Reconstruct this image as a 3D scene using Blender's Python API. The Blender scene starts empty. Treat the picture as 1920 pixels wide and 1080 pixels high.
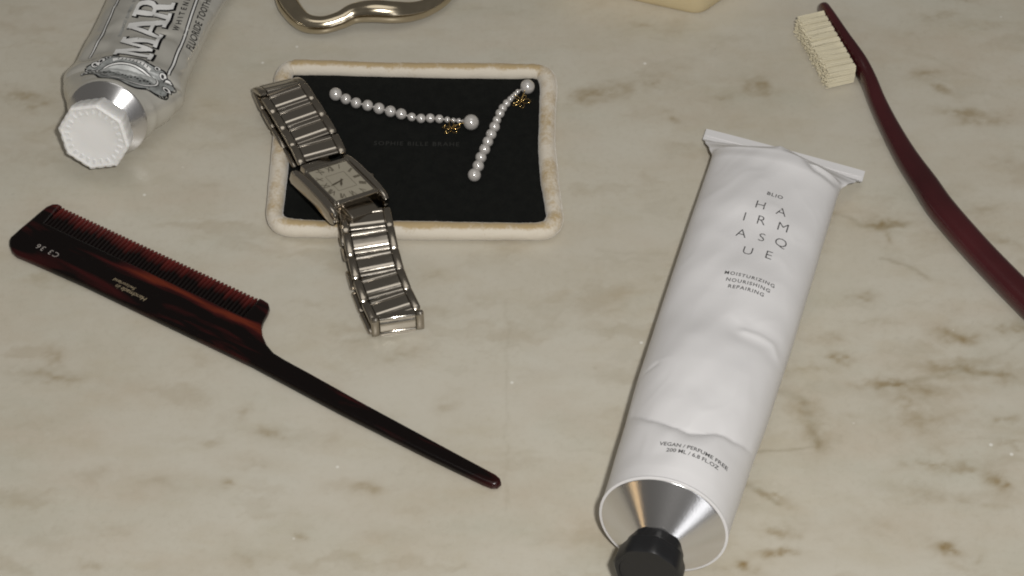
import bpy, bmesh, math, random
import numpy as np
from mathutils import Vector, Matrix
from mathutils.bvhtree import BVHTree
from mathutils import noise as mnoise

random.seed(7); rng = np.random.default_rng(7)
sc = bpy.context.scene
COL = sc.collection
CM = 0.01                                   # everything below is written in centimetres

# ------------------------------------------------------------------ camera
PITCH = math.radians(50.0); DIST = 84.0; FPX = 4280.0     # focal length in pixels of a 1920 wide frame
cam_d = bpy.data.cameras.new('camera'); cam = bpy.data.objects.new('camera', cam_d); COL.objects.link(cam)
CAMPOS = Vector((0, -DIST*math.cos(PITCH), DIST*math.sin(PITCH)))
cam.location = CAMPOS*CM; cam.rotation_euler = (math.pi/2-PITCH, 0, 0)
cam_d.sensor_width = 36.0; cam_d.lens = FPX/1920*36.0
cam_d.clip_start = 0.02; cam_d.clip_end = 50
sc.camera = cam

# ------------------------------------------------------------------ light
sc.view_settings.view_transform = 'Standard'; sc.view_settings.look = 'None'
sc.view_settings.exposure = 0.06; sc.view_settings.gamma = 1.0
sc.cycles.use_denoising = True
sc.cycles.filter_width = 2.0
sc.cycles.sample_clamp_indirect = 6; sc.cycles.caustics_reflective = False
world = bpy.data.worlds.new('World'); sc.world = world; world.use_nodes = True
bg = world.node_tree.nodes['Background']
bg.inputs['Color'].default_value = (1.0, 0.955, 0.88, 1); bg.inputs['Strength'].default_value = 0.11

def area_lamp(name, loc, target, size, power, color):
    d = bpy.data.lights.new(name, 'AREA'); d.shape = 'DISK'; d.size = size*CM; d.energy = power; d.color = color
    o = bpy.data.objects.new(name, d); COL.objects.link(o)
    o.location = Vector(loc)*CM
    o.rotation_euler = (Vector(target)-Vector(loc)).to_track_quat('-Z', 'Y').to_euler()
    return o
# the camera's own flash, just right of and above its lens
area_lamp('flash_lamp', CAMPOS+Vector((5.5, 1.0, 4.0)), (0, -1, 0), 3.2, 4.75, (1.0, 0.985, 0.955))
# an added overhead softbox fills the ambient light; the other two are room lamps
area_lamp('overhead_fill', (5, 0, 200), (0, 0, 0), 130, 4.4, (1.0, 0.97, 0.92))
w_ = area_lamp('window_light', (64, -166, 58), (0, 0, 20), 26, 1.5, (0.97, 0.98, 1.0)); w_.data.shape = 'RECTANGLE'; w_.data.size_y = 1.1
area_lamp('wall_lamp', (-150, -95, 42), (0, 0, 0), 26, 0.26, (1.0, 0.68, 0.34))

# ------------------------------------------------------------------ helpers
def pix_dir(u, v):
    x, y = (u-960)/FPX, -(v-540)/FPX
    return Vector((x, math.cos(PITCH)+y*math.sin(PITCH), -math.sin(PITCH)+y*math.cos(PITCH)))
def P(u, v, z=0.0):
    """point at height z over the counter that stands at (u, v) of the photograph"""
    d = pix_dir(u, v); return CAMPOS+d*((z-CAMPOS.z)/d.z)
def hit(u, v, bvh):
    return bvh.ray_cast(CAMPOS, pix_dir(u, v).normalized())[0]

def smooth(me, ang=35):
    me.polygons.foreach_set('use_smooth', [True]*len(me.polygons))
    if ang < 180: me.set_sharp_from_angle(angle=math.radians(ang))
    me.update()
def mesh(name, verts, faces, ang=35, origin=(0, 0, 0)):
    me = bpy.data.meshes.new(name); o = Vector(origin)
    me.from_pydata([tuple((Vector(v)-o)*CM) for v in verts], [], faces); me.validate()
    smooth(me, ang); return me
def obj(name, me, mat, parent=None, M=None):
    o = bpy.data.objects.new(name, me); COL.objects.link(o)
    if mat is not None and not me.materials: me.materials.append(mat)
    if parent is not None: o.parent = parent
    if M is not None:
        M = M.copy(); M.translation = M.translation*CM; o.matrix_local = M
    return o
def thing(name, label, cat, loc, group=None):
    o = bpy.data.objects.new(name, None); COL.objects.link(o); o.location = Vector(loc)*CM
    o.empty_display_size = .01
    o['label'] = label; o['category'] = cat
    if group: o['group'] = group
    return o
def part(name, verts, faces, mat, root, org, ang=35, parent=None):
    """a part modelled in world centimetres under a thing whose base is at org"""
    return obj(name, mesh(name, verts, faces, ang, org), mat, parent or root)
def frame(p, X, Y, Z):
    M = Matrix.Identity(4)
    for i in range(3):
        M[i][0], M[i][1], M[i][2], M[i][3] = X[i], Y[i], Z[i], p[i]
    return M
def loft(rings, cap0=True, cap1=True, closed_u=False):
    n = len(rings[0]); V = [v for r in rings for v in r]; F = []
    m = len(rings)
    for i in range(m if closed_u else m-1):
        a, b = i*n, ((i+1) % m)*n
        for j in range(n):
            k = (j+1) % n
            F.append((a+j, a+k, b+k, b+j))
    if not closed_u:
        if cap0: F.append(tuple(range(n-1, -1, -1)))
        if cap1: F.append(tuple((m-1)*n+j for j in range(n)))
    return V, F
def merge(parts):
    V, F = [], []
    for v, f in parts:
        o = len(V); V += list(v); F += [tuple(i+o for i in q) for q in f]
    return V, F
def spline(pts, n, closed=False):
    pts = [Vector(p) for p in pts]; m = len(pts); out = []
    segs = m if closed else m-1
    for k in range(n if closed else n):
        t = k/(n if closed else n-1)*segs; i = min(int(t), segs-1); f = t-i
        g = (lambda j: pts[j % m]) if closed else (lambda j: pts[max(0, min(m-1, j))])
        a, b, c, d = g(i-1), g(i), g(i+1), g(i+2)
        out.append(0.5*((2*b)+(c-a)*f+(2*a-5*b+4*c-d)*f*f+(3*b-a-3*c+d)*f**3))
    return out
def interp(keys, x):
    ks = [k[0] for k in keys]
    return [float(np.interp(x, ks, [k[i] for k in keys])) for i in range(1, len(keys[0]))]
def sinterp(keys, x):
    """smooth (monotone eased) interpolation of a key table"""
    for a, b in zip(keys, keys[1:]):
        if x <= b[0]:
            t = max(0, (x-a[0])/(b[0]-a[0])); t = t*t*(3-2*t)*.6+t*.4
            return [a[i]+(b[i]-a[i])*t for i in range(1, len(a))]
    return list(keys[-1][1:])
def tube(pts, rad, n=12, closed=False, flat=1.0):
    """round wire along pts; rad a number or list; flat scales its height"""
    m = len(pts); rings = []
    for i in range(m):
        a = pts[(i-1) % m] if closed else pts[max(0, i-1)]; b = pts[(i+1) % m] if closed else pts[min(m-1, i+1)]
        t = (b-a).normalized(); up = Vector((0, 0, 1))
        if abs(t.z) > .95: up = Vector((0, 1, 0))
        s = t.cross(up).normalized(); w = s.cross(t).normalized()
        r = rad[i] if isinstance(rad, (list, tuple)) else rad
        rings.append([pts[i]+s*(r*math.cos(2*math.pi*j/n))+w*(r*flat*math.sin(2*math.pi*j/n)) for j in range(n)])
    return loft(rings, closed_u=closed)
def lathe(prof, n, c, ax, e1, e2, shape=None):
    """profile [(distance along ax, radius)] turned about ax"""
    rings = []
    for k, (d, r) in enumerate(prof):
        rings.append([c+ax*d+(e1*math.cos(2*math.pi*j/n)+e2*math.sin(2*math.pi*j/n))*(r*(shape(k, 2*math.pi*j/n) if shape else 1)) for j in range(n)])
    return loft(rings)
def curve_mesh(splines, extrude=0.0, bevel=0.0, res=3, offset=0.0):
    c = bpy.data.curves.new('outline', 'CURVE'); c.dimensions = '2D'; c.fill_mode = 'BOTH'
    c.extrude = extrude; c.bevel_depth = bevel; c.bevel_resolution = res; c.offset = offset
    for pts in splines:
        s = c.splines.new('POLY'); s.points.add(len(pts)-1)
        for q, p in zip(s.points, pts): q.co = (p[0], p[1], 0, 1)
        s.use_cyclic_u = True
    o = bpy.data.objects.new('outline', c); COL.objects.link(o)
    me = bpy.data.meshes.new_from_object(o.evaluated_get(bpy.context.evaluated_depsgraph_get()))
    V = [v.co.copy() for v in me.vertices]; F = [tuple(p.vertices) for p in me.polygons]
    bpy.data.objects.remove(o); bpy.data.curves.remove(c); bpy.data.meshes.remove(me)
    return V, F
def text_flat(body, size, thin=0.0, spacing=1.0, shear=0.0):
    c = bpy.data.curves.new('lettering', 'FONT'); c.body = body; c.size = size; c.align_x = 'CENTER'; c.align_y = 'CENTER'
    c.offset = thin; c.space_character = spacing; c.fill_mode = 'FRONT'; c.resolution_u = 3; c.shear = shear
    o = bpy.data.objects.new('lettering', c); COL.objects.link(o)
    bpy.context.view_layer.update()
    me = bpy.data.meshes.new_from_object(o.evaluated_get(bpy.context.evaluated_depsgraph_get()))
    V = [v.co.copy() for v in me.vertices]; F = [tuple(p.vertices) for p in me.polygons]
    bpy.data.objects.remove(o); bpy.data.curves.remove(c); bpy.data.meshes.remove(me)
    return V, F
def refine(V, F, longest):
    bm = bmesh.new(); vs = [bm.verts.new(v) for v in V]
    for f in F:
        try: bm.faces.new([vs[i] for i in f])
        except ValueError: pass
    for _ in range(6):
        bmesh.ops.triangulate(bm, faces=bm.faces[:])
        es = [e for e in bm.edges if e.calc_length() > longest]
        if not es: break
        bmesh.ops.subdivide_edges(bm, edges=es, cuts=1)
    bmesh.ops.triangulate(bm, faces=bm.faces[:])
    bm.verts.index_update()
    out = [v.co.copy() for v in bm.verts], [tuple(v.index for v in f.verts) for f in bm.faces]
    bm.free(); return out
def printed(name, flat, centre, xd, yd, bvh, mat, root, org, lift=.006, fine=None, parent=None):
    """lay flat lettering (x along xd, y along yd on the counter plane) onto a surface from above"""
    V, F = flat
    if fine: V, F = refine(V, F, fine)
    out = []; last = centre.z
    for v in V:
        q = centre+xd*v.x+yd*v.y
        h, nrm, _, _ = bvh.ray_cast(Vector((q.x, q.y, 30)), Vector((0, 0, -1)))
        if h is None: h = Vector((q.x, q.y, last)); nrm = Vector((0, 0, 1))
        last = h.z
        out.append(h+nrm*lift)
    return part(name, out, F, mat, root, org, ang=180, parent=parent)
def rbox(sx, sy, sz, b, seg=2):
    bm = bmesh.new(); bmesh.ops.create_cube(bm, size=1)
    for v in bm.verts: v.co = Vector((v.co.x*sx, v.co.y*sy, v.co.z*sz))
    bmesh.ops.bevel(bm, geom=bm.edges[:], offset=b, segments=seg, affect='EDGES', profile=.5)
    bm.verts.index_update()
    out = [v.co.copy() for v in bm.verts], [tuple(v.index for v in f.verts) for f in bm.faces]
    bm.free(); return out

# ------------------------------------------------------------------ numpy noise (for the marble's veins)
def vnoise(x, y, seed):
    xi, yi = np.floor(x).astype(np.int64), np.floor(y).astype(np.int64); xf, yf = x-xi, y-yi
    def h(a, b):
        n = (a*374761393+b*668265263+seed*974711) & 0xffffffff
        n = ((n ^ (n >> 13))*1274126177) & 0xffffffff
        return ((n ^ (n >> 16)) & 0xffff)/65535.0
    s, t = xf*xf*(3-2*xf), yf*yf*(3-2*yf)
    return (h(xi, yi)*(1-s)+h(xi+1, yi)*s)*(1-t)+(h(xi, yi+1)*(1-s)+h(xi+1, yi+1)*s)*t
def fbm(x, y, seed, octv=5, gain=.5):
    a, tot, amp, f = 0, 0, 1.0, 1.0
    for o in range(octv):
        a = a+amp*vnoise(x*f+o*17.3, y*f-o*9.1, seed+o); tot += amp; amp *= gain; f *= 2.03
    return a/tot

# ------------------------------------------------------------------ materials
def new_mat(name):
    m = bpy.data.materials.new(name); m.use_nodes = True
    return m, m.node_tree.nodes, m.node_tree.links, m.node_tree.nodes['Principled BSDF']
def simple(name, col, rough=.4, metal=0.0, spec=.5, coat=0.0, bump=0.0, bscale=400, var=0.0, vscale=60, rvar=0.0, sss=0.0):
    m, N, L, b = new_mat(name)
    b.inputs['Base Color'].default_value = (*col, 1); b.inputs['Roughness'].default_value = rough
    b.inputs['Metallic'].default_value = metal; b.inputs['Specular IOR Level'].default_value = spec
    b.inputs['Coat Weight'].default_value = coat; b.inputs['Coat Roughness'].default_value = .12
    tc = N.new('ShaderNodeTexCoord')
    if sss:
        b.inputs['Subsurface Weight'].default_value = sss; b.inputs['Subsurface Radius'].default_value = (.004, .003, .002)
        b.inputs['Subsurface Scale'].default_value = .4
    if var or rvar:
        n = N.new('ShaderNodeTexNoise'); n.inputs['Scale'].default_value = vscale; n.inputs['Detail'].default_value = 5
        L.new(tc.outputs['Object'], n.inputs['Vector'])
        if var:
            r = N.new('ShaderNodeValToRGB'); r.color_ramp.elements[0].position = .3; r.color_ramp.elements[1].position = .7
            r.color_ramp.elements[0].color = (*[c*(1-var) for c in col], 1); r.color_ramp.elements[1].color = (*[min(1, c*(1+var)) for c in col], 1)
            L.new(n.outputs['Fac'], r.inputs['Fac']); L.new(r.outputs['Color'], b.inputs['Base Color'])
        if rvar:
            mr = N.new('ShaderNodeMapRange'); mr.inputs[1].default_value = .3; mr.inputs[2].default_value = .7
            mr.inputs[3].default_value = max(.02, rough-rvar); mr.inputs[4].default_value = rough+rvar
            L.new(n.outputs['Fac'], mr.inputs[0]); L.new(mr.outputs[0], b.inputs['Roughness'])
    if bump:
        n2 = N.new('ShaderNodeTexNoise'); n2.inputs['Scale'].default_value = bscale; n2.inputs['Detail'].default_value = 3
        bp = N.new('ShaderNodeBump'); bp.inputs['Strength'].default_value = bump; bp.inputs['Distance'].default_value = .0006
        L.new(tc.outputs['Object'], n2.inputs['Vector']); L.new(n2.outputs['Fac'], bp.inputs['Height']); L.new(bp.outputs['Normal'], b.inputs['Normal'])
    return m

def marble_material():
    m, N, L, b = new_mat('polished_marble')
    at = N.new('ShaderNodeAttribute'); at.attribute_name = 'vein'
    sep = N.new('ShaderNodeSeparateColor'); L.new(at.outputs['Color'], sep.inputs[0])
    tc = N.new('ShaderNodeTexCoord')
    def noise(scale, det, stretch=(1, 1, 1)):
        mp = N.new('ShaderNodeMapping'); mp.inputs['Scale'].default_value = stretch
        n = N.new('ShaderNodeTexNoise'); n.inputs['Scale'].default_value = scale; n.inputs['Detail'].default_value = det
        n.inputs['Roughness'].default_value = .6
        L.new(tc.outputs['Object'], mp.inputs['Vector']); L.new(mp.outputs[0], n.inputs['Vector']); return n.outputs['Fac']
    def mix(fac, a, c, k=None):
        x = N.new('ShaderNodeMix'); x.data_type = 'RGBA'
        if k is not None:
            q = N.new('ShaderNodeMath'); q.operation = 'MULTIPLY'; q.use_clamp = True; q.inputs[1].default_value = k
            L.new(fac, q.inputs[0]); fac = q.outputs[0]
        L.new(fac, x.inputs[0])
        if isinstance(a, tuple): x.inputs[6].default_value = (*a, 1)
        else: L.new(a, x.inputs[6])
        x.inputs[7].default_value = (*c, 1); return x.outputs[2]
    def rng_(fac, lo, hi):
        r = N.new('ShaderNodeMapRange'); r.inputs[1].default_value = lo; r.inputs[2].default_value = hi; L.new(fac, r.inputs[0]); return r.outputs[0]
    c = mix(rng_(noise(9, 6, (1, 1.6, 1)), .35, .65), (.49, .449, .364), (.545, .515, .437))
    c = mix(rng_(noise(26, 5, (.7, 1.4, 1)), .45, .8), c, (.47, .385, .285), .55)
    c = mix(rng_(noise(21, 5, (.7, 1.5, 1)), .5, .8), c, (.43, .43, .35), .5)
    c = mix(rng_(noise(120, 4), .45, .8), c, (.57, .54, .46), .40)
    c = mix(rng_(noise(420, 3), .5, .85), c, (.40, .36, .28), .35)
    c = mix(rng_(noise(60, 5, (.6, 1.5, 1)), .52, .8), c, (.42, .36, .24), .35)
    c = mix(sep.outputs[2], c, (.56, .53, .46), .8)
    c = mix(sep.outputs[0], c, (.25, .178, .078))
    c = mix(sep.outputs[1], c, (.22, .18, .10))
    # tiny bright crystals in the stone
    vo = N.new('ShaderNodeTexVoronoi'); vo.inputs['Scale'].default_value = 150; L.new(tc.outputs['Object'], vo.inputs['Vector'])
    near = rng_(vo.outputs['Distance'], .13, .06)
    sc2 = N.new('ShaderNodeSeparateColor'); L.new(vo.outputs['Color'], sc2.inputs[0])
    rare = N.new('ShaderNodeMath'); rare.operation = 'GREATER_THAN'; rare.inputs[1].default_value = .955; L.new(sc2.outputs[0], rare.inputs[0])
    mul = N.new('ShaderNodeMath'); mul.operation = 'MULTIPLY'; L.new(near, mul.inputs[0]); L.new(rare.outputs[0], mul.inputs[1])
    c = mix(mul.outputs[0], c, (.85, .84, .8), .55)
    L.new(c, b.inputs['Base Color'])
    b.inputs['Roughness'].default_value = .24; b.inputs['Specular IOR Level'].default_value = .5
    r = N.new('ShaderNodeMapRange'); r.inputs[1].default_value = .3; r.inputs[2].default_value = .7; r.inputs[3].default_value = .26; r.inputs[4].default_value = .42
    L.new(noise(14, 4), r.inputs[0]); L.new(r.outputs[0], b.inputs['Roughness'])
    return m

def tortoise_material(ang, base):
    m, N, L, b = new_mat('tortoiseshell')
    def mapped(scale, loc=(0, 0, 0)):
        mp = N.new('ShaderNodeMapping'); mp.vector_type = 'TEXTURE'; mp.inputs['Rotation'].default_value = (0, 0, ang)
        mp.inputs['Scale'].default_value = scale; mp.inputs['Location'].default_value = loc
        L.new(g.outputs['Position'], mp.inputs['Vector']); return mp.outputs[0]
    def math_(op, a, c, clamp=False):
        q = N.new('ShaderNodeMath'); q.operation = op; q.use_clamp = clamp
        for k, v in enumerate((a, c)):
            if isinstance(v, (int, float)): q.inputs[k].default_value = v
            else: L.new(v, q.inputs[k])
        return q.outputs[0]
    g = N.new('ShaderNodeNewGeometry')
    n = N.new('ShaderNodeTexNoise'); n.inputs['Scale'].default_value = 1.6; n.inputs['Detail'].default_value = 5; n.inputs['Distortion'].default_value = .7
    L.new(mapped((.075, .010, .03)), n.inputs['Vector'])
    n3 = N.new('ShaderNodeTexNoise'); n3.inputs['Scale'].default_value = 1.0; n3.inputs['Detail'].default_value = 3
    L.new(mapped((.03, .006, .03)), n3.inputs['Vector'])
    sep = N.new('ShaderNodeSeparateXYZ'); L.new(mapped((.01, .01, .01), tuple(v*CM for v in base)), sep.inputs[0])
    # one long red flame in the shell runs below the teeth towards the notch
    off = math_('ADD', math_('ADD', sep.outputs['Y'], 1.32), math_('MULTIPLY', math_('SUBTRACT', n3.outputs['Fac'], .5), .9))
    band = math_('SUBTRACT', 1.0, math_('MULTIPLY', math_('ABSOLUTE', off, 0), 2.9), True)
    band = math_('MULTIPLY', band, math_('MULTIPLY', math_('SUBTRACT', sep.outputs['X'], 1.6), .3, True))
    v = math_('ADD', n.outputs['Fac'], math_('MULTIPLY', band, .25))
    r = N.new('ShaderNodeValToRGB'); e = r.color_ramp.elements
    e[0].position = .48; e[0].color = (.0035, .0018, .0016, 1); e[1].position = .80; e[1].color = (.115, .019, .008, 1)
    k = r.color_ramp.elements.new(.61); k.color = (.034, .0045, .0045, 1)
    L.new(v, r.inputs['Fac']); L.new(r.outputs['Color'], b.inputs['Base Color'])
    b.inputs['Roughness'].default_value = .22; b.inputs['Specular IOR Level'].default_value = .3
    return m
def tooth_material():
    # thin tips let the red of the shell through, the thick roots read black
    m, N, L, b = new_mat('tortoiseshell_teeth')
    tc = N.new('ShaderNodeTexCoord'); sep = N.new('ShaderNodeSeparateXYZ'); L.new(tc.outputs['Object'], sep.inputs[0])
    oi = N.new('ShaderNodeObjectInfo'); ad = N.new('ShaderNodeMath'); ad.operation = 'MULTIPLY_ADD'; ad.inputs[1].default_value = .003
    L.new(oi.outputs['Random'], ad.inputs[0]); L.new(sep.outputs['Y'], ad.inputs[2])
    mr = N.new('ShaderNodeMapRange'); mr.inputs[1].default_value = .0052; mr.inputs[2].default_value = .0112; L.new(ad.outputs[0], mr.inputs[0])
    r = N.new('ShaderNodeValToRGB'); e = r.color_ramp.elements
    e[0].color = (.007, .0045, .0042, 1); e[1].color = (.125, .017, .014, 1); L.new(mr.outputs[0], r.inputs['Fac'])
    L.new(r.outputs['Color'], b.inputs['Base Color']); b.inputs['Roughness'].default_value = .3; b.inputs['Specular IOR Level'].default_value = .3
    return m

def velvet_material(name, dark, light, sheen, scale=260, lo=.40, hi=.60):
    m, N, L, b = new_mat(name)
    tc = N.new('ShaderNodeTexCoord'); at = N.new('ShaderNodeAttribute'); at.attribute_name = 'painted_sheen'
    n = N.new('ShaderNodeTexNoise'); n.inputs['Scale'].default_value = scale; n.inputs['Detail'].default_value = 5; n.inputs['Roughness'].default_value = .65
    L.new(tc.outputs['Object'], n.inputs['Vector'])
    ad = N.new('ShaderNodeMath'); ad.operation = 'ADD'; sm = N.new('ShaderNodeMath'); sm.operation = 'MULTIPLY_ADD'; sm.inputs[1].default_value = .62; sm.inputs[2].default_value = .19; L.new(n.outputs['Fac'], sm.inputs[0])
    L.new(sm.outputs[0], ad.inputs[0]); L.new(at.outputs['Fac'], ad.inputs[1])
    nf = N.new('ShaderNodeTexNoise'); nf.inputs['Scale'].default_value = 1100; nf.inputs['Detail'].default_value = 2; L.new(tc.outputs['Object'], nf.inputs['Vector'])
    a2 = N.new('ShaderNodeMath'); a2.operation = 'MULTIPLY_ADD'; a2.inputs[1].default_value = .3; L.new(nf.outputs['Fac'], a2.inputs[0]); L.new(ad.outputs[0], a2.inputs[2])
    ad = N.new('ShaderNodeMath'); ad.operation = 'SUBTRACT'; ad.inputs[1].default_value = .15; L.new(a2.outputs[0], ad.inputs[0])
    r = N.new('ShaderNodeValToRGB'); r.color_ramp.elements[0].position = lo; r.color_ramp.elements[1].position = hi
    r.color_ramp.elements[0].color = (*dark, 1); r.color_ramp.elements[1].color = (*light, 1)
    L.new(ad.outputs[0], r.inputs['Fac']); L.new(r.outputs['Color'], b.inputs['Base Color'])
    b.inputs['Roughness'].default_value = .85; b.inputs['Specular IOR Level'].default_value = .15
    b.inputs['Sheen Weight'].default_value = sheen; b.inputs['Sheen Roughness'].default_value = .4
    n2 = N.new('ShaderNodeTexNoise'); n2.inputs['Scale'].default_value = 900; n2.inputs['Detail'].default_value = 3
    bp = N.new('ShaderNodeBump'); bp.inputs['Strength'].default_value = .25; bp.inputs['Distance'].default_value = .0005
    L.new(tc.outputs['Object'], n2.inputs['Vector']); L.new(n2.outputs['Fac'], bp.inputs['Height']); L.new(bp.outputs['Normal'], b.inputs['Normal'])
    return m

M_marble = marble_material()
M_white = simple('white_coated_tube', (.735, .722, .726), .38, spec=.4, bump=.05, bscale=90, var=.015, vscale=40)
M_alu = simple('spun_aluminium', (.74, .73, .735), .20, 1.0, bump=.03, bscale=1500)
M_black = simple('black_plastic', (.012, .012, .013), .38, spec=.4, bump=.06, bscale=600)
M_ink = simple('dark_grey_ink', (.06, .058, .058), .5)
M_silver = simple('silver_foil', (.62, .60, .545), .22, .46, rvar=.05, vscale=70, bump=.06, bscale=60)
M_tinfoil_white = simple('pale_printing_ink', (.74, .735, .72), .35, spec=.4)
M_inkblack = simple('black_printing_ink', (.006, .006, .007), .5, spec=.25)
M_greyink = simple('grey_printing_ink', (.26, .27, .265), .4, var=.5, vscale=330)
M_sky = simple('light_grey_ink', (.50, .51, .50), .4, var=.2, vscale=200)
M_cap = simple('white_ribbed_plastic', (.80, .79, .775), .45, spec=.35, bump=.05, bscale=300, var=.02, sss=.15)
M_steel = simple('polished_steel', (.46, .42, .365), .13, 1.0, rvar=.05, vscale=220)
M_steel_dk = simple('brushed_steel', (.40, .36, .305), .20, 1.0, rvar=.05, vscale=320)
M_dial = simple('cream_dial', (.33, .30, .235), .5, spec=.5, coat=.3, var=.04)
M_numeral = simple('numeral_ink', (.075, .062, .042), .5)
M_pearl = simple('pearl_lustre', (.47, .445, .42), .20, spec=1.0, coat=1.0)
M_pearl.node_tree.nodes['Principled BSDF'].inputs['Coat IOR'].default_value = 2.1; M_pearl.node_tree.nodes['Principled BSDF'].inputs['Coat Roughness'].default_value = .15
M_gold = simple('gold_wire', (.66, .45, .17), .2, 1.0)
M_bangle = simple('worn_silver_gilt', (.56, .485, .36), .17, 1.0, rvar=.06, vscale=150, var=.06)
M_soap = simple('cream_soap', (.60, .50, .31), .5, spec=.3, var=.04, sss=.1)
M_pad = velvet_material('black_velvet', (.004, .0045, .004), (.007, .0075, .0065), .03)
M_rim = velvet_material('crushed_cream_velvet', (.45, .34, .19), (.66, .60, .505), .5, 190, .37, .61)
M_deboss = simple('faint_foil_lettering', (.022, .022, .02), .5)
M_brush = simple('dark_red_acetate', (.045, .0068, .0085), .25, spec=.45, coat=.3, var=.35, vscale=25)
M_bristle = simple('cream_bristle', (.70, .64, .48), .45, spec=.4, var=.06, vscale=120)
M_comb_ink = simple('worn_foil_stamp', (.36, .29, .19), .45, .3, var=.35, vscale=900)
M_comb_ink2 = simple('pale_stamp', (.30, .27, .25), .45)

# ------------------------------------------------------------------ marble counter
def marble_counter():
    fx = np.arange(-23, 23.001, .075); fy = np.arange(-19, 22.001, .075)
    xs = np.concatenate([np.linspace(-95, -23.6, 40), fx, np.linspace(23.6, 95, 40)])
    ys = np.concatenate([np.linspace(-60, -19.6, 24), fy, np.linspace(22.6, 95, 40)])
    X, Y = np.meshgrid(xs, ys); nx, ny = len(xs), len(ys)
    wx = X+(fbm(X*.9, Y*1.1, 3)-.5)*1.5+(fbm(X*4, Y*5, 4, 3)-.5)*.35
    wy = Y+(fbm(X*.9+40, Y*1.1, 5)-.5)*1.1+(fbm(X*4+9, Y*5, 6, 3)-.5)*.28
    R = np.zeros_like(X); G = np.zeros_like(X); B = np.zeros_like(X); H = np.zeros_like(X)
    # brown flecks: where, half length, half width, tilt, strength
    flecks = [(40,180,26,7,-8,.5),(66,197,16,6,20,.45),(20,176,14,8,0,.3),(1121,176,36,8,14,.62),(1108,183,14,6,10,.3),(1172,165,26,7,10,.28),(1225,154,10,7,0,.3),(1263,226,10,6,0,.35),
      (1420,160,13,9,-30,.5),(1432,172,14,8,0,.35),(1351,182,24,6,8,.25),(1200,50,22,6,0,.25),(1256,63,20,8,0,.15),(1735,140,27,6,0,.4),(1772,168,22,5,-28,.4),(1820,214,40,7,-4,.5),(1832,224,24,7,0,.35),
      (1868,227,18,7,0,.3),(1885,300,25,8,0,.25),(1764,31,25,6,0,.3),(1805,0,16,4,0,.4),(1713,63,34,8,0,.15),(1856,48,40,5,0,.22),(1656,420,32,6,2,.68),(1667,446,6,14,0,.3),(1612,555,17,5,0,.5),(1652,603,28,4,0,.3),
      (1797,633,24,7,-25,.65),(1886,455,22,6,-20,.4),(1901,618,26,7,0,.6),(1575,670,10,7,0,.55),(1800,681,32,6,0,.3),(1799,692,52,7,-5,.62),(1830,700,30,6,0,.45),(1876,703,17,5,0,.85),(1671,724,42,5,-5,.65),
      (1724,733,34,9,0,.5),(1695,756,13,20,25,.3),(1729,790,46,22,0,.30),(1512,770,14,26,25,.35),(1530,812,10,20,10,.35),(1536,830,13,10,0,.45),(1753,876,34,4,0,.55),(1815,876,17,4,0,.5),(1871,897,9,12,0,.75),(1772,1027,18,7,-22,.8),(1830,1056,11,4,-25,.35),
      (1710,920,44,10,0,.22),(1800,930,30,7,0,.15),(1459,991,26,5,0,.5),(1480,988,9,5,0,.4),(1459,1034,20,5,-8,.8),(1394,1064,12,7,0,.7),(1448,936,22,4,-28,.4),(1548,632,22,6,10,.3),(1902,830,22,4,0,.4),(1888,781,14,5,-15,.35),
      (1510,690,30,5,0,.25),(99,668,9,9,0,.4),(106,709,26,7,-5,.35),(67,703,22,6,0,.2),(448,774,10,7,0,.4),(390,830,14,6,0,.25),(424,907,10,5,0,.35),(164,1063,12,5,0,.3),(289,907,46,9,0,.15),(469,1046,20,8,0,.25),
      (510,809,22,6,0,.35),(563,1009,7,6,0,.45),(620,823,12,10,0,.15),(691,917,26,7,0,.3),(742,664,26,7,0,.3),(840,758,16,12,0,.22),(470,868,20,6,0,.2),(180,1000,40,7,10,.12),(800,520,20,7,0,.2),(900,560,30,6,0,.12),
      (1090,560,30,6,0,.15),(1150,700,30,6,0,.12),(95,300,40,8,0,.15),(30,280,30,8,0,.12),(380,350,30,8,0,.12),(700,1000,26,7,0,.12),(1000,700,40,8,0,.10),(1640,980,30,5,0,.15),(1850,950,30,6,0,.15),(1600,780,20,6,0,.12),(1750,520,40,6,-15,.12),(1840,400,30,7,0,.2)]
    fwx = X+(fbm(X*1.3, Y*1.6, 23, 3)-.5)*.8+(fbm(X*4, Y*5, 27, 3)-.5)*.34; fwy = Y+(fbm(X*1.3+40, Y*1.6, 25, 3)-.5)*.55+(fbm(X*4+9, Y*5, 28, 3)-.5)*.34
    wfl = .22+1.5*np.clip(fbm(X*2.6, Y*3.8, 21, 4)*1.5-.25, 0, 1)
    for u, v, a, c, t, s in flecks:
        p = P(u, v); a_, c_ = a/50*1.2, c/50/.77*1.2; th = math.radians(t)
        dx, dy = fwx-p.x, fwy-p.y
        e1 = (dx*math.cos(th)+dy*math.sin(th))/a_; e2 = (-dx*math.sin(th)+dy*math.cos(th))/c_
        q2 = e1*e1+e2*e2
        R = np.maximum(R, s*np.exp(-q2)*wfl); H = H+s*np.exp(-q2/4.5)*.30*wfl
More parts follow.
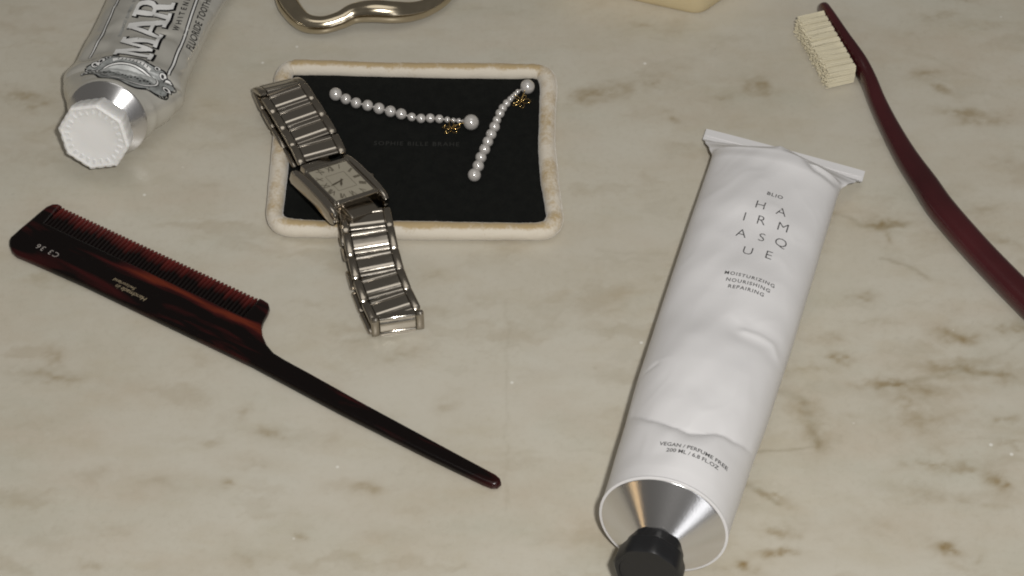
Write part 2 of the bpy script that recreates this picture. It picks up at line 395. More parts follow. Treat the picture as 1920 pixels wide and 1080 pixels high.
    veins = [([(1560,402),(1590,408),(1622,424),(1700,421)], .09, .35),([(1652,487),(1700,500),(1734,522)], .07, .38),([(1455,728),(1480,738),(1502,748),(1515,772),(1530,805),(1537,835)], .16, .38),
      ([(1400,852),(1440,848),(1478,847),(1540,838)], .05, .42),([(1395,905),(1430,925),(1462,944)], .09, .4),([(1640,728),(1720,712),(1800,695)], .08, .3),([(950,560),(952,680),(949,800),(948,960)], .05, .13),([(1120,470),(1190,478),(1250,474)], .06, .15),([(640,640),(700,632),(760,642)], .05, .18),
      ([(1800,690),(1850,700),(1900,704)], .09, .3),([(1700,96),(1750,110),(1790,130),(1850,150)], .12, .12),([(1840,690),(1920,640)], .08, .15)]
    for pts, w, s in veins:
        q = spline([P(u, v) for u, v in pts], 40); d = np.full_like(X, 9.0)
        x2 = X+(fbm(X*1.5, Y*1.5, 31, 4)-.5)*.4; y2 = Y+(fbm(X*1.5, Y*1.5+30, 32, 4)-.5)*.4
        for a, c in zip(q, q[1:]):
            ex, ey = c.x-a.x, c.y-a.y; t = np.clip(((x2-a.x)*ex+(y2-a.y)*ey)/(ex*ex+ey*ey+1e-9), 0, 1)
            d = np.minimum(d, np.hypot(x2-a.x-t*ex, y2-a.y-t*ey))
        G = np.maximum(G, .8*s*np.exp(-(d/(w*1.3))**2)*(.5+fbm(X*3, Y*3, 33, 3)))
    R = np.clip(R*.72+np.clip(H, 0, .2), 0, 1)
    B = np.clip((fbm(wx*.22, wy*.42, 41, 5)-.5)*3.2, 0, 1)*.55
    R = np.maximum(R, np.clip((fbm(wx*.35, wy*1.0, 51, 5)-.62)*2.4, 0, .4)*.5)
    G = np.maximum(G, np.clip((fbm(wx*.5+7, wy*1.5, 61, 5)-.68)*3, 0, .3)*.3)
    n = nx*ny
    co = np.empty((n, 3), np.float32); co[:, 0] = X.ravel()*CM; co[:, 1] = Y.ravel()*CM; co[:, 2] = 0
    i = (np.arange(ny-1)[:, None]*nx+np.arange(nx-1)[None, :]).ravel()
    quads = np.stack([i, i+1, i+1+nx, i+nx], 1)
    me = bpy.data.meshes.new('marble_counter')
    me.vertices.add(n); me.vertices.foreach_set('co', co.ravel())
    me.loops.add(quads.size); me.loops.foreach_set('vertex_index', quads.ravel().astype(np.int32))
    me.polygons.add(len(quads)); me.polygons.foreach_set('loop_start', np.arange(0, quads.size, 4, dtype=np.int32))
    me.update(calc_edges=True); me.validate()
    a = me.color_attributes.new('vein', 'FLOAT_COLOR', 'POINT')
    col = np.stack([R.ravel(), G.ravel(), B.ravel(), np.ones(n)], 1).astype(np.float32)
    a.data.foreach_set('color', np.clip(col, 0, 1).ravel())
    o = obj('marble_counter', me, M_marble); o['kind'] = 'structure'
    o['label'] = 'polished cream marble counter with brown and grey veins'
marble_counter()

# ------------------------------------------------------------------ tail comb
def tail_comb():
    H = .2; org = P(470, 640); org.z = 0
    root = thing('tail_comb', 'dark tortoiseshell tail comb with fine teeth and long pointed handle', 'comb', org)
    a0, a1 = P(107, 385, H), P(497, 567, H); ax = (a1-a0).normalized(); px = Vector((-ax.y, ax.x, 0))
    ang = math.atan2(ax.y, ax.x); mb, mt = tortoise_material(ang, a0), tooth_material()
    TL = 1.02
    def tip(f): return a0.lerp(a1, f)
    lower = [(18,454),(18,463),(22,473),(31,481),(60,493),(157,536),(315,612),(472,687),(644,779),(807,861),(905,908),(921,914),(933,914),(940,908),(938,900),(930,893),(848,849),(685,761),(583,704),(535,678),(514,665),(501,650),(493,632),(491,616),(495,603),(502,591),(506,580),(504,572)]
    pts = [P(u, v, H) for u, v in lower]
    f0, f1 = .028, .972
    pts += [tip(.998), tip(f1+.004), tip(f1)-px*TL, tip(f0)-px*TL, tip(f0-.004), tip(.006)]
    pts += [P(u, v, H) for u, v in [(100,386),(88,391),(72,404),(57,417),(40,431),(28,442),(21,448)]]
    # round the long silhouette a little
    V, F = curve_mesh([[(p.x, p.y) for p in pts]], extrude=.05, bevel=.12, res=4, offset=-.12)
    # the bevel grows the outline: bring it back to the drawn size by an inset of the same depth
    c = Vector((0, 0, H))
    body = part('comb_body', [Vector((v.x, v.y, v.z+H)) for v in V], F, mb, root, org, ang=50)
    # teeth
    n = 54; pitch = (a1-a0).length*(f1-f0)/n
    w, wt = pitch*.5*.86, pitch*.5*.74
    tv = []
    for y, ww, hh in ((-.15, w, .15), (TL*.55, w*.96, .14), (TL-.16, wt, .11), (TL-.06, wt*.8, .08), (TL, wt*.35, .03)):
        tv.append([Vector((-ww, y, -hh*.55)), Vector((-ww*.55, y, -hh)), Vector((ww*.55, y, -hh)), Vector((ww, y, -hh*.55)), Vector((ww, y, hh*.55)), Vector((ww*.55, y, hh)), Vector((-ww*.55, y, hh)), Vector((-ww, y, hh*.55))])
    me = mesh('tooth', *loft(tv), ang=40); me.materials.append(mt)
    for k in range(n):
        f = f0+(f1-f0)*(k+.5)/n
        p = tip(f)-px*TL-org
        obj('tooth', me, None, root, frame(p, ax, px, Vector((0, 0, 1))))
    bvh = BVHTree.FromPolygons([Vector((v.x, v.y, v.z+H)) for v in V], F)
    xd, yd = -ax, -px       # the stamp reads upside down from here
    top = .37
    printed('size_stamp', text_flat('C3 36', .33, spacing=1.3, shear=.1), P(90, 470, top), xd, yd, bvh, M_comb_ink2, root, org, .004, parent=body)
    printed('maker_stamp', text_flat('Handmade in', .27, spacing=.95, shear=.3), P(246, 549, top), xd, yd, bvh, M_comb_ink, root, org, .004, parent=body)
    printed('maker_stamp', text_flat('Switzerland', .21, spacing=1.0, shear=.3), P(234, 533, top), xd, yd, bvh, M_comb_ink, root, org, .004, parent=body)
tail_comb()

# ------------------------------------------------------------------ toothbrush
def toothbrush():
    # centre line, width on the counter, height, read along the handle
    keys = [(1539,14,.26,.45),(1543,18,.42,.80),(1553,34,.46,.98),(1569,58,.48,1.0),(1585,82,.52,1.0),(1600,103,.56,.98),(1614,124,.60,.92),(1629,152,.62,.78),(1646,194,.68,.70),(1670,243,.76,.72),(1700,296,.88,.78),(1735,347,1.0,.84),(1768,395,1.06,.88),(1838,475,1.06,.90),(1915,554,1.08,.92),(1985,622,1.12,.92),(2045,678,.95,.85),(2068,700,.6,.6),(2074,706,.2,.25)]
    pts = [P(k[0], k[1], max(.3, k[3]/2)) for k in keys]
    org = P(1760, 385); org.z = 0
    root = thing('toothbrush', 'dark red toothbrush lying on its side with cream bristles', 'toothbrush', org)
    n = 150; cl = spline(pts, n); ws = spline([Vector((k[2], k[3], 0)) for k in keys], n); rings = []
    for i in range(n):
        t = (cl[min(n-1, i+1)]-cl[max(0, i-1)]); t.z = 0; t.normalize(); s = Vector((t.y, -t.x, 0))
        w, h = ws[i].x/2, ws[i].y/2; c = cl[i].copy(); c.z = h+.01
        ring = []
        for j in range(28):
            a = 2*math.pi*j/28; ca, sa = math.cos(a), math.sin(a); e = .78
            ring.append(c+s*(w*math.copysign(abs(ca)**e, ca))+Vector((0, 0, h*math.copysign(abs(sa)**e, sa))))
        rings.append(ring)
    part('handle', *loft(rings), M_brush, root, org, ang=60)
    # bristle tufts standing out of the head's side
    h0, h1 = P(1536, 34, .5), P(1599, 143, .5); hd = (h1-h0); L_ = hd.length; hd.normalize()
    out = Vector((hd.y, -hd.x, 0)); out = out if out.x < 0 else -out
    strands = []
    for i in range(4):
        for j in range(7):
            x = -.084+.056*i+random.uniform(-.014, .014); z = -.12+.04*j+random.uniform(-.012, .012); ln = 1.06+random.uniform(-.06, .05)
            sp = 1.12+random.uniform(-.1, .1)
            rings = []
            for y, r in ((-.12, .024), (.4, .023), (ln, .019)):
                f = 1+(sp-1)*max(0, y)/.96*(1.0 if y < .5 else 1.2)
                rings.append([Vector((x*f+r*math.cos(q*math.pi/2.5), y, z*f+r*math.sin(q*math.pi/2.5))) for q in range(5)])
            strands.append(loft(rings))
    me = mesh('bristle_tuft', *merge(strands), ang=60); me.materials.append(M_bristle)
    rows = 11
    for k in range(rows):
        for q, z in enumerate((.20, .50, .80)):
            p = h0+hd*(L_*(k+.5)/rows)+out*.0; p.z = z
            jit = random.uniform(-.035, .035)
            X = (hd+out*jit).normalized(); Yv = (out-hd*jit+Vector((0, 0, random.uniform(-.05, .05)))).normalized(); Zv = X.cross(Yv)
            M = frame(p-org, X, Yv, Zv) @ Matrix.Rotation(random.choice((0, math.pi))+random.uniform(-.2, .2), 4, 'Y') @ Matrix.Diagonal((1, random.uniform(.95, 1.04), 1, 1))
            obj('bristle_tuft', me, None, root, M)
toothbrush()

# ------------------------------------------------------------------ squeezed tube builder
def squeezed_tube(T, Hc, latT, latH, keys, n_s, n_t, dent, tilt=0.0, tilt_len=2.0):
    """skin from the flat tail T to the round shoulder Hc. keys: s, half width, half height, centre height, squareness"""
    ax = (Hc-T); ax.z = 0; Ltot = ax.length; ax.normalize(); rings = []
    svals = sorted(set([k[0] for k in keys]+[i/(n_s-1) for i in range(n_s)]))
    for s in svals:
        a, b, zc, e = sinterp(keys, s)
        l = latT.lerp(latH, min(1, s*1.6)).normalized(); c = T.lerp(Hc, s); c.z = zc
        ti = tilt*max(0, 1-(1-s)*Ltot/tilt_len); upv = Vector((0, 0, math.cos(ti)))-ax*math.sin(ti)
        ring = []
        for j in range(n_t):
            t = 2*math.pi*j/n_t; ct, st = math.cos(t), math.sin(t)
            x = a*math.copysign(abs(ct)**e, ct); z = b*math.copysign(abs(st)**e, st)
            up = max(0.0, st)**.7
            q = c+l*x+upv*z
            q.z += dent(x, s*Ltot, s)*up
            q.z = max(q.z, .005)
            ring.append(q)
        rings.append(ring)
    return rings, Ltot
def shoulder_axis(rings):
    last = rings[-1]; c = sum(last, Vector())/len(last); return c

# ------------------------------------------------------------------ white tube
def white_tube():
    Hc = P(1244, 983, 2.15); T = P(1472, 281, .42)
    cl, cr = P(1322, 246, .42), P(1620, 326, .42)
    latT = (cr-cl); latT.z = 0; latT.normalize()
    ax2 = (Hc-T); ax2.z = 0; ax2.normalize(); latH = Vector((-ax2.y, ax2.x, 0))
    org = (Hc+T)/2; org.z = 0
    root = thing('cosmetic_tube', 'large white squeezed hair cream tube with black cap and silver shoulder', 'tube', org)
    W = (cr-cl).length/2
    keys = [(0, W, .035, .42, 1.0), (.030, W*1.0, .045, .44, 1.0), (.033, W*.995, .12, .48, 1.35), (.055, W*.94, .82, .86, 2.3), (.082, W*.85, 1.10, 1.10, 1.9), (.10, W*.79, 1.14, 1.14, 1.0), (.13, W*.782, 1.2, 1.2, .92), (.30, W*.775, 1.38, 1.38, .9), (.5, W*.765, 1.55, 1.55, .92), (.7, 2.36, 1.82, 1.82, .96), (.86, 2.22, 2.03, 2.03, 1.0), (.97, 2.15, 2.14, 2.14, 1.0), (1, 2.14, 2.14, 2.15, 1.0)]
    Lt = ((Hc-T).xy).length
    def sx(u, v, z):
        p = P(u, v, z)-T; return p.x*ax2.x+p.y*ax2.y, p.x*latH.x+p.y*latH.y
    fold = [sx(*q) for q in [(1180,781,2.7),(1215,800,3.1),(1255,813,3.4),(1290,826,3.55),(1318,822,3.6),(1345,818,3.5),(1375,832,3.2),(1408,848,2.6)]]
    fx, fy = [f[1] for f in fold], [f[0] for f in fold]
    arc = [sx(*q) for q in [(1395,628,3.0),(1425,632,3.0),(1450,645,2.8),(1458,668,2.6)]]
    nick = [sx(*q) for q in [(1203,716,2.3),(1215,703,2.7),(1230,692,2.9)]]
    diag = [sx(*q) for q in [(1500,296,1.8),(1530,322,1.9),(1562,338,1.7),(1582,345,1.3)]]
    diag2 = [sx(*q) for q in [(1395,262,1.6),(1430,276,1.9),(1470,276,1.9)]]
    def near(path, y, x):
        d = 9.0
        for (a0, a1), (b0, b1) in zip(path, path[1:]):
            e0, e1 = b0-a0, b1-a1; t = max(0, min(1, ((y-a0)*e0+(x-a1)*e1)/(e0*e0+e1*e1+1e-9)))
            d = min(d, math.hypot(y-a0-t*e0, x-a1-t*e1))
        return d
    def dent(x, y, s):
        if s < .05: return 0.0
        k = min(1, (s-.05)/.06); d = 0.0
        yc = float(np.interp(x, fx, fy)); e = y-yc
        inside = max(0, 1-max(0, abs(x)-2.0)/.35)
        if e < 0: d -= (.28*math.exp(e/1.2)-.10*math.exp(-((e+2.2)/1.5)**2))*inside
        else: d -= ((.30-.10)*math.exp(-e/(.14+.10*max(0, 1-(x/1.1)**2)))+.08*math.exp(-e/.9))*inside
        # soft hollows left by squeezing
        d += .07*math.sin(y*.75+x*.5+.6)*math.sin(x*1.1+.4)*k+.045*math.sin(y*1.55-x*.9)*k*math.cos(x*.8)
        d += .018*math.sin(y*3.1+x*2.2)*math.sin(x*2.7-y*.6+1)*k
        nz = mnoise.noise(Vector((x*.9, y*.55, 3.1))); d += .022*k*max(0, 1-abs(nz)*6)*(.5+.5*mnoise.noise(Vector((x*.5, y*.3, 9)))) - .015*k*abs(mnoise.noise(Vector((x*1.3+5, y*.9, 1))))
        r = near(arc, y, x); d += .032*math.exp(-(r/.12)**2)-.05*math.exp(-((r-.3)/.3)**2)
        r = near(nick, y, x); d -= .06*math.exp(-(r/.08)**2)
        r = near(diag, y, x); d -= .12*math.exp(-(r/.16)**2)
        r = near(diag2, y, x); d -= .10*math.exp(-(r/.15)**2)
        return d*min(1, (1-s)/.06)
    TILT = math.radians(8)
    rings, _ = squeezed_tube(T, Hc, latT, latH, keys, 240, 150, dent, TILT, 3.0)
    V, F = loft(rings, True, False)
    body = part('tube_body', V, F, M_white, root, org, ang=60)
    bvh = BVHTree.FromPolygons(V, F)
    # crimp: a single pressed line along the closed end
    c = T.lerp(Hc, .020); pts = [c+latT*(W*.985*t) for t in np.linspace(-1, 1, 12)]
    for p in pts: p.z = .44+.035
    part('crimp_ridge', *tube(pts, .016, 6), M_white, root, org, parent=body)
    # shoulder
    axis = ax2*math.cos(TILT)+Vector((0, 0, math.sin(TILT))); e1 = latH; e2 = axis.cross(e1).normalized()
    c = Hc.copy(); c.z = 2.15
    part('tube_rim', *lathe([(-.10, 2.08), (-.06, 2.15), (.0, 2.175), (.04, 2.165), (.06, 2.12), (.05, 2.06), (.02, 2.04)], 96, c, axis, e1, e2), M_white, root, org)
    part('shoulder_cone', *lathe([(-.02, 2.12), (.05, 2.09), (.07, 2.06), (1.0, .86), (1.04, .80), (1.3, .8)], 128, c, axis, e1, e2), M_alu, root, org, ang=50)
    def octo(k, a):
        q = (a+.2) % (math.pi/4)-math.pi/8; return (math.cos(math.pi/8)/math.cos(q))*.55+.45 if k in (1, 2, 3, 4) else 1.0
    part('screw_cap', *lathe([(1.05, .88), (1.08, .95), (1.42, .98), (1.56, 1.12), (2.15, 1.15), (2.25, 1.08), (2.25, .93), (2.20, .90), (2.20, .3), (2.20, .02)], 64, c, axis, e1, e2, lambda k, a: 1-.055*abs(math.sin(4*a+.5))**1.5 if 1 <= k <= 5 else 1), M_black, root, org, ang=40)
    # lettering
    X = latH if latH.x > 0 else -latH; Yd = -ax2
    def put(txt, u, v, size, thin=0, sp=1.0, fine=None):
        h = hit(u, v, bvh)
        printed('lettering', text_flat(txt, size, thin, sp), h, X, Yd, bvh, M_ink, root, org, .007, parent=body, fine=fine)
    put('BLIO', 1453, 367, .26, .004, 1.15)
    for ch, u, v in [('H',1426,385),('A',1465,398),('I',1396,407),('R',1427,414),('M',1468,427),('A',1390,438),('S',1428,446),('Q',1464,456),('U',1402,471),('E',1441,479)]:
        put(ch, u, v, .60, -.007)
    put('MOISTURIZING', 1406, 520, .225, .003, 1.22); put('NOURISHING', 1403, 531, .225, .003, 1.22); put('REPAIRING', 1399, 542, .225, .003, 1.22)
    put('VEGAN / PERFUME FREE', 1302, 842, .215, .003, 1.02, .08); put('200 ML / 6.8 FL.OZ', 1299, 853, .215, .003, 1.02, .08)
white_tube()

# ------------------------------------------------------------------ toothpaste tube
def toothpaste():
    Hc = P(202, 222, 1.58); q = P(292, 0, 1.8)
    ax2 = Hc-q; ax2.z = 0; ax2.normalize(); latH = Vector((-ax2.y, ax2.x, 0)); latH = latH if latH.x > 0 else -latH
    T = Hc-ax2*12.5; T.z = .3
    org = (Hc+T)/2; org.z = 0
    root = thing('toothpaste_tube', 'silver toothpaste tube with white octagonal cap and ornate oval label', 'toothpaste', org)
    Lt = 12.5
    def k(d): return 1-d/Lt
    keys = [(0, 2.65, .04, .3, 1.0), (.05, 2.64, .05, .3, 1.0), (.2, 2.5, .55, .6, 1.0), (k(6), 2.26, .95, .95, .95), (k(3.2), 2.24, 1.15, 1.15, .92), (k(1.9), 2.42, 1.22, 1.22, .86), (k(1.4), 2.26, 1.31, 1.31, .92), (k(.5), 1.80, 1.50, 1.50, 1.0), (k(.12), 1.60, 1.57, 1.57, 1.0), (1, 1.56, 1.56, 1.58, 1.0)]
    def dent(x, y, s):
        d = Lt-y; w = min(1, max(0, d-.3)/.8)
        v = .07*math.sin(y*1.3+x*.8+1.0)*math.cos(x*.9)+.03*math.sin(y*2.6-x*1.8)
        # a pinch across the front and one crossing the left flank
        v -= .20*math.exp(-((d-1.75-.10*x)/.11)**2)*(.3+.7*min(1, max(0, (abs(x)-.2)/1.5)))
        v += .10*math.exp(-((d-2.2-.12*x)/.3)**2)
        v -= .22*math.exp(-((d-2.75)/.42)**2-((x+1.7)/.6)**2)
        v += .12*math.exp(-((d-3.4)/.4)**2-((x+1.4)/.7)**2)
        v -= .10*math.exp(-((d-4.1-.3*x)/.25)**2-((x-.9)/1.0)**2)
        nz = mnoise.noise(Vector((x*.7, y*.6, 5.2))); v += .06*max(0, 1-abs(nz)*4)-.05*max(0, 1-abs(mnoise.noise(Vector((x*.55+8, y*.75-x*.4, 7.7))))*5)-.05*abs(mnoise.noise(Vector((x*1.1+3, y*.8, 2))))
        return v*w
    TILT = math.radians(19)
    rings, _ = squeezed_tube(T, Hc, latH, latH, keys, 220, 120, dent, TILT, 1.8)
    V, F = loft(rings, True, False); body = part('tube_body', V, F, M_silver, root, org, ang=60)
    bvh = BVHTree.FromPolygons(V, F)
    axis = ax2*math.cos(TILT)+Vector((0, 0, math.sin(TILT))); e1 = latH; e2 = axis.cross(e1).normalized(); c = Hc.copy(); c.z = 1.58
    part('shoulder_cone', *lathe([(-.06, 1.52), (-.02, 1.575), (.03, 1.58), (.07, 1.54), (.10, 1.49), (.56, 1.0), (.60, .92), (.8, .9)], 128, c, axis, e1, e2), M_alu, root, org, ang=50)
    # cap: rounded octagon, skirt ridges and a scalloped ring on its face
    def octo(a, r=1.0):
        q = (a+.12) % (math.pi/4)-math.pi/8; return 1-.075*(1-math.cos(math.pi/8)/math.cos(q))/(1-math.cos(math.pi/8))
    prof = [(.66, 1.18), (.68, 1.26), (1.15, 1.38), (1.50, 1.43), (1.61, 1.40), (1.66, 1.30), (1.63, 1.21), (1.60, 1.14), (1.60, .5), (1.60, .02)]
    cap = part('screw_cap', *lathe(prof, 192, c, axis, e1, e2, lambda i, a: (octo(a)*(1-.012*(math.sin(a*24) > .55)) if i < 5 else octo(a))), M_cap, root, org, ang=45)
    bump_v, bump_f = [], []
    for j in range(24):
        a = 2*math.pi*j/24; r = 1.10
        p = c+axis*1.61+(e1*math.cos(a)+e2*math.sin(a))*r*octo(a)
        s = rbox(.22, .12, .05, .02, 1); rad = (e1*math.cos(a)+e2*math.sin(a)); tan = axis.cross(rad)
        o = len(bump_v); bump_v += [p+rad*v.x+tan*v.y+axis*v.z for v in s[0]]; bump_f += [tuple(i+o for i in f) for f in s[1]]
    part('cap_scallops', bump_v, bump_f, M_cap, root, org, parent=cap)
        # print on the body: along the tube, letters' tops to the left
    RX = (-ax2-latH*.05).normalized(); RY = Vector((-RX.y, RX.x, 0))                       # reading direction runs from the cap to the tail
    def at(u, v): return hit(u, v, bvh)
    def put(flat, u, v, mat, lift, name, fine=.25, dx=0, dy=0):
        h = at(u, v); return printed(name, flat, h+RX*dx+RY*dy, RX, RY, bvh, mat, root, org, lift, fine=fine, parent=body)
    def inset(pts): return pts
    Mx = [[(0,0),(.46,0),(.46,.14),(.33,.14),(.33,.98),(.60,.10),(.72,.10),(1.0,.98),(1.0,.14),(.87,.14),(.87,0),(1.42,0),(1.42,.14),(1.28,.14),(1.28,1.26),(1.42,1.26),(1.42,1.4),(1.0,1.4),(.72,.50),(.42,1.4),(0,1.4),(0,1.26),(.14,1.26),(.14,.14),(0,.14)]]
    Ax = [[(0,0),(.42,0),(.42,.14),(.32,.14),(.40,.42),(.78,.42),(.86,.14),(.74,.14),(.74,0),(1.26,0),(1.26,.14),(1.14,.14),(.78,1.4),(.50,1.4),(.14,.14),(0,.14)],[(.44,.56),(.59,1.06),(.74,.56)]]
    Rx = [[(0,0),(.52,0),(.52,.14),(.40,.14),(.40,.60),(.56,.60),(.74,0),(1.12,0),(1.12,.14),(1.0,.14),(.84,.66),(.98,.78),(1.04,1.0),(1.0,1.22),(.88,1.36),(.7,1.4),(0,1.4),(0,1.26),(.13,1.26),(.13,.14),(0,.14)],[(.40,.74),(.40,1.26),(.62,1.26),(.74,1.16),(.76,1.0),(.72,.82),(.6,.74)]]
    Vx = [[(0,1.4),(.46,1.4),(.46,1.26),(.36,1.26),(.62,.42),(.86,1.26),(.74,1.26),(.74,1.4),(1.2,1.4),(1.2,1.26),(1.1,1.26),(.74,0),(.46,0),(.12,1.26),(0,1.26)]]
    Ix = [[(0,0),(.54,0),(.54,.14),(.41,.14),(.41,1.26),(.54,1.26),(.54,1.4),(0,1.4),(0,1.26),(.13,1.26),(.13,.14),(0,.14)]]
    Sx = [[(.0,.0),(.16,.0),(.24,.1),(.5,-.02),(.78,.06),(.94,.3),(.9,.56),(.68,.74),(.34,.92),(.28,1.08),(.36,1.24),(.54,1.28),(.72,1.16),(.76,.98),(.88,.98),(.88,1.4),(.76,1.4),(.7,1.32),(.46,1.42),(.18,1.34),(.04,1.1),(.08,.86),(.3,.68),(.62,.5),(.7,.34),(.62,.18),(.46,.12),(.24,.2),(.12,.46),(0,.46)]]
    h0 = at(283, 112); x = -.05
    for nm, g, adv in (('M', Mx, 1.36), ('A', [[(a*1.22, b) for a, b in sp] for sp in Ax], 1.40), ('R', Rx, 1.10), ('V', Vx, 1.16), ('I', Ix, .62), ('S', Sx, 1.0)):
        base = h0+RX*x; kx = 1.0
        g2 = [[(a*kx, b*1.06) for a, b in sp] for sp in g]
        fl = curve_mesh(g2)
        grow = curve_mesh(g2, extrude=0, bevel=.055, res=0)
        grow = ([Vector((a.x-.02, a.y-.055, 0)) for a in grow[0]], grow[1])
        printed('letter_shadow', grow, base, RX, RY, bvh, M_inkblack, root, org, .006, fine=.22, parent=body)
        printed('letter', fl, base, RX, RY, bvh, M_tinfoil_white, root, org, .014, fine=.22, parent=body)
        x += adv*kx
    def line(pts, w, mat, lift, name):
        q = spline([at(u, v) for u, v in pts], 30)
        d = (q[-1]-q[-2]).normalized()
        q = q+[q[-1]+d*(.3*i) for i in range(1, 22)]
        s = Vector((latH.x, latH.y, 0))*w; vv, ff = [], []
        for p in q:
            for sg in (-1, 1):
                r = p+s*sg; hh, nn, _, _ = bvh.ray_cast(Vector((r.x, r.y, 30)), Vector((0, 0, -1)))
                vv.append((hh+nn*lift) if hh else r)
        for i in range(len(q)-1): ff.append((2*i, 2*i+1, 2*i+3, 2*i+2))
        part(name, vv, ff, mat, root, org, ang=180, parent=body)
    for pts in ([(168,109),(184,78),(200,47),(211,22),(221,2)], [(316,140),(328,113),(341,82),(352,50),(361,22),(368,2)]):
        line(pts, .075, M_inkblack, .006, 'border_line'); line(pts, .032, M_tinfoil_white, .012, 'border_line')
    put(text_flat('WHITENING', .32, .006, 1.75), 345, 17, M_inkblack, .008, 'lettering', .12)
    put(text_flat('FLUORIDE TOOTHPASTE STRONG MINT', .36, .004, 1.04), 393, -8, M_inkblack, .008, 'lettering', .12, dx=-.05)
    put(text_flat('DENTIFRICIO . DENTIFRICE . TOOTHPASTE', .17, .004, 1.0), 244, 20, M_greyink, .008, 'lettering', .12)
    # the ornate oval badge above the shoulder
    hc = at(236, 142)
    def badge(name, splines, mat, lift, bevel=0.0): printed(name, curve_mesh([[(a, b*1.5+.04) for a, b in sp] for sp in splines], bevel=bevel, res=0), hc, latH, -ax2, bvh, mat, root, org, lift, fine=.16, parent=body)
    def ov(a, b, n=40, cx=0, cy=0, s=1): return [(cx+a*math.cos(s*2*math.pi*i/n), cy+b*math.sin(s*2*math.pi*i/n)) for i in range(n)]
    wav = [(1.74*math.cos(t)*(1+.05*math.sin(9*t)), .12+.60*math.sin(t)*(1+.09*math.sin(9*t+1))) for t in np.linspace(0, 2*math.pi, 120, endpoint=False)]
    wav2 = [(1.66*math.cos(t)*(1+.05*math.sin(9*t)), .12+.54*math.sin(t)*(1+.09*math.sin(9*t+1))) for t in np.linspace(0, 2*math.pi, 120, endpoint=False)]
    badge('badge_edge', [wav], M_inkblack, .004); badge('badge_frame', [wav2], M_greyink, .008)
    badge('badge_ring', [ov(1.24, .40, cy=.04)], M_inkblack, .012); badge('badge_ring', [ov(1.205, .375, cy=.04)], M_tinfoil_white, .016)
    badge('badge_ring', [ov(1.15, .34, cy=.04)], M_inkblack, .019); badge('badge_picture', [ov(1.12, .32, cy=.04)], M_sky, .022)
    land = [(1.10*math.cos(t), .04+.31*math.sin(t)) for t in np.linspace(math.pi*1.06, math.pi*1.94, 24)]
    land += [(.95, .02), (.8, .10), (.66, .03), (.5, .08), (.34, -.02), (.15, .03), (0, -.05), (-.2, .0), (-.35, .09), (-.5, .01), (-.7, .07), (-.85, .0), (-.98, .03)]
    badge('badge_land', [land], M_greyink, .026)
    for k in range(16):
        t = -.9+k*.12; y = -.06-.05*math.sin(k*1.7); badge('badge_stroke', [[(t, y), (t+.07, y+.03), (t+.10, y-.02), (t+.04, y-.05)]], M_inkblack, .030)
    # scrolls left, right and over the oval
    for sx, sy, w in [(-1.5, .05, .26), (-1.42, .32, .24), (-1.62, -.15, .2), (-1.2, .42, .2), (1.42, .3, .24), (1.5, .02, .2), (-1.3, -.12, .18), (1.2, .42, .18), (-.95, .52, .16), (.95, .54, .16)]:
        sp = []
        for i in range(26): sp.append((sx+w*(1-i/30)*math.cos(i*.42), sy+w*.62*(1-i/30)*math.sin(i*.42)))
        inn = [(sx+(a-sx)*.80-.0, sy+(b-sy)*.80) for a, b in sp]
        badge('badge_scroll', [sp[:15]], M_inkblack, .012); badge('badge_scroll', [inn[:15]], M_tinfoil_white, .016)
        badge('badge_scroll', [ov(w*.35, w*.22, 14, sx, sy)], M_inkblack, .020)
    badge('badge_banner', [[(-.75, .47), (-.4, .60), (0, .64), (.4, .60), (.75, .47), (.7, .40), (.35, .50), (0, .53), (-.35, .50), (-.7, .40)]], M_tinfoil_white, .018)
    for i in range(9):
        t = -.55+i*.14; badge('badge_tick', [[(t, .50-.1*t*t), (t+.03, .50-.1*t*t), (t+.05, .58-.12*t*t), (t+.02, .58-.12*t*t)]], M_inkblack, .024)
toothpaste()

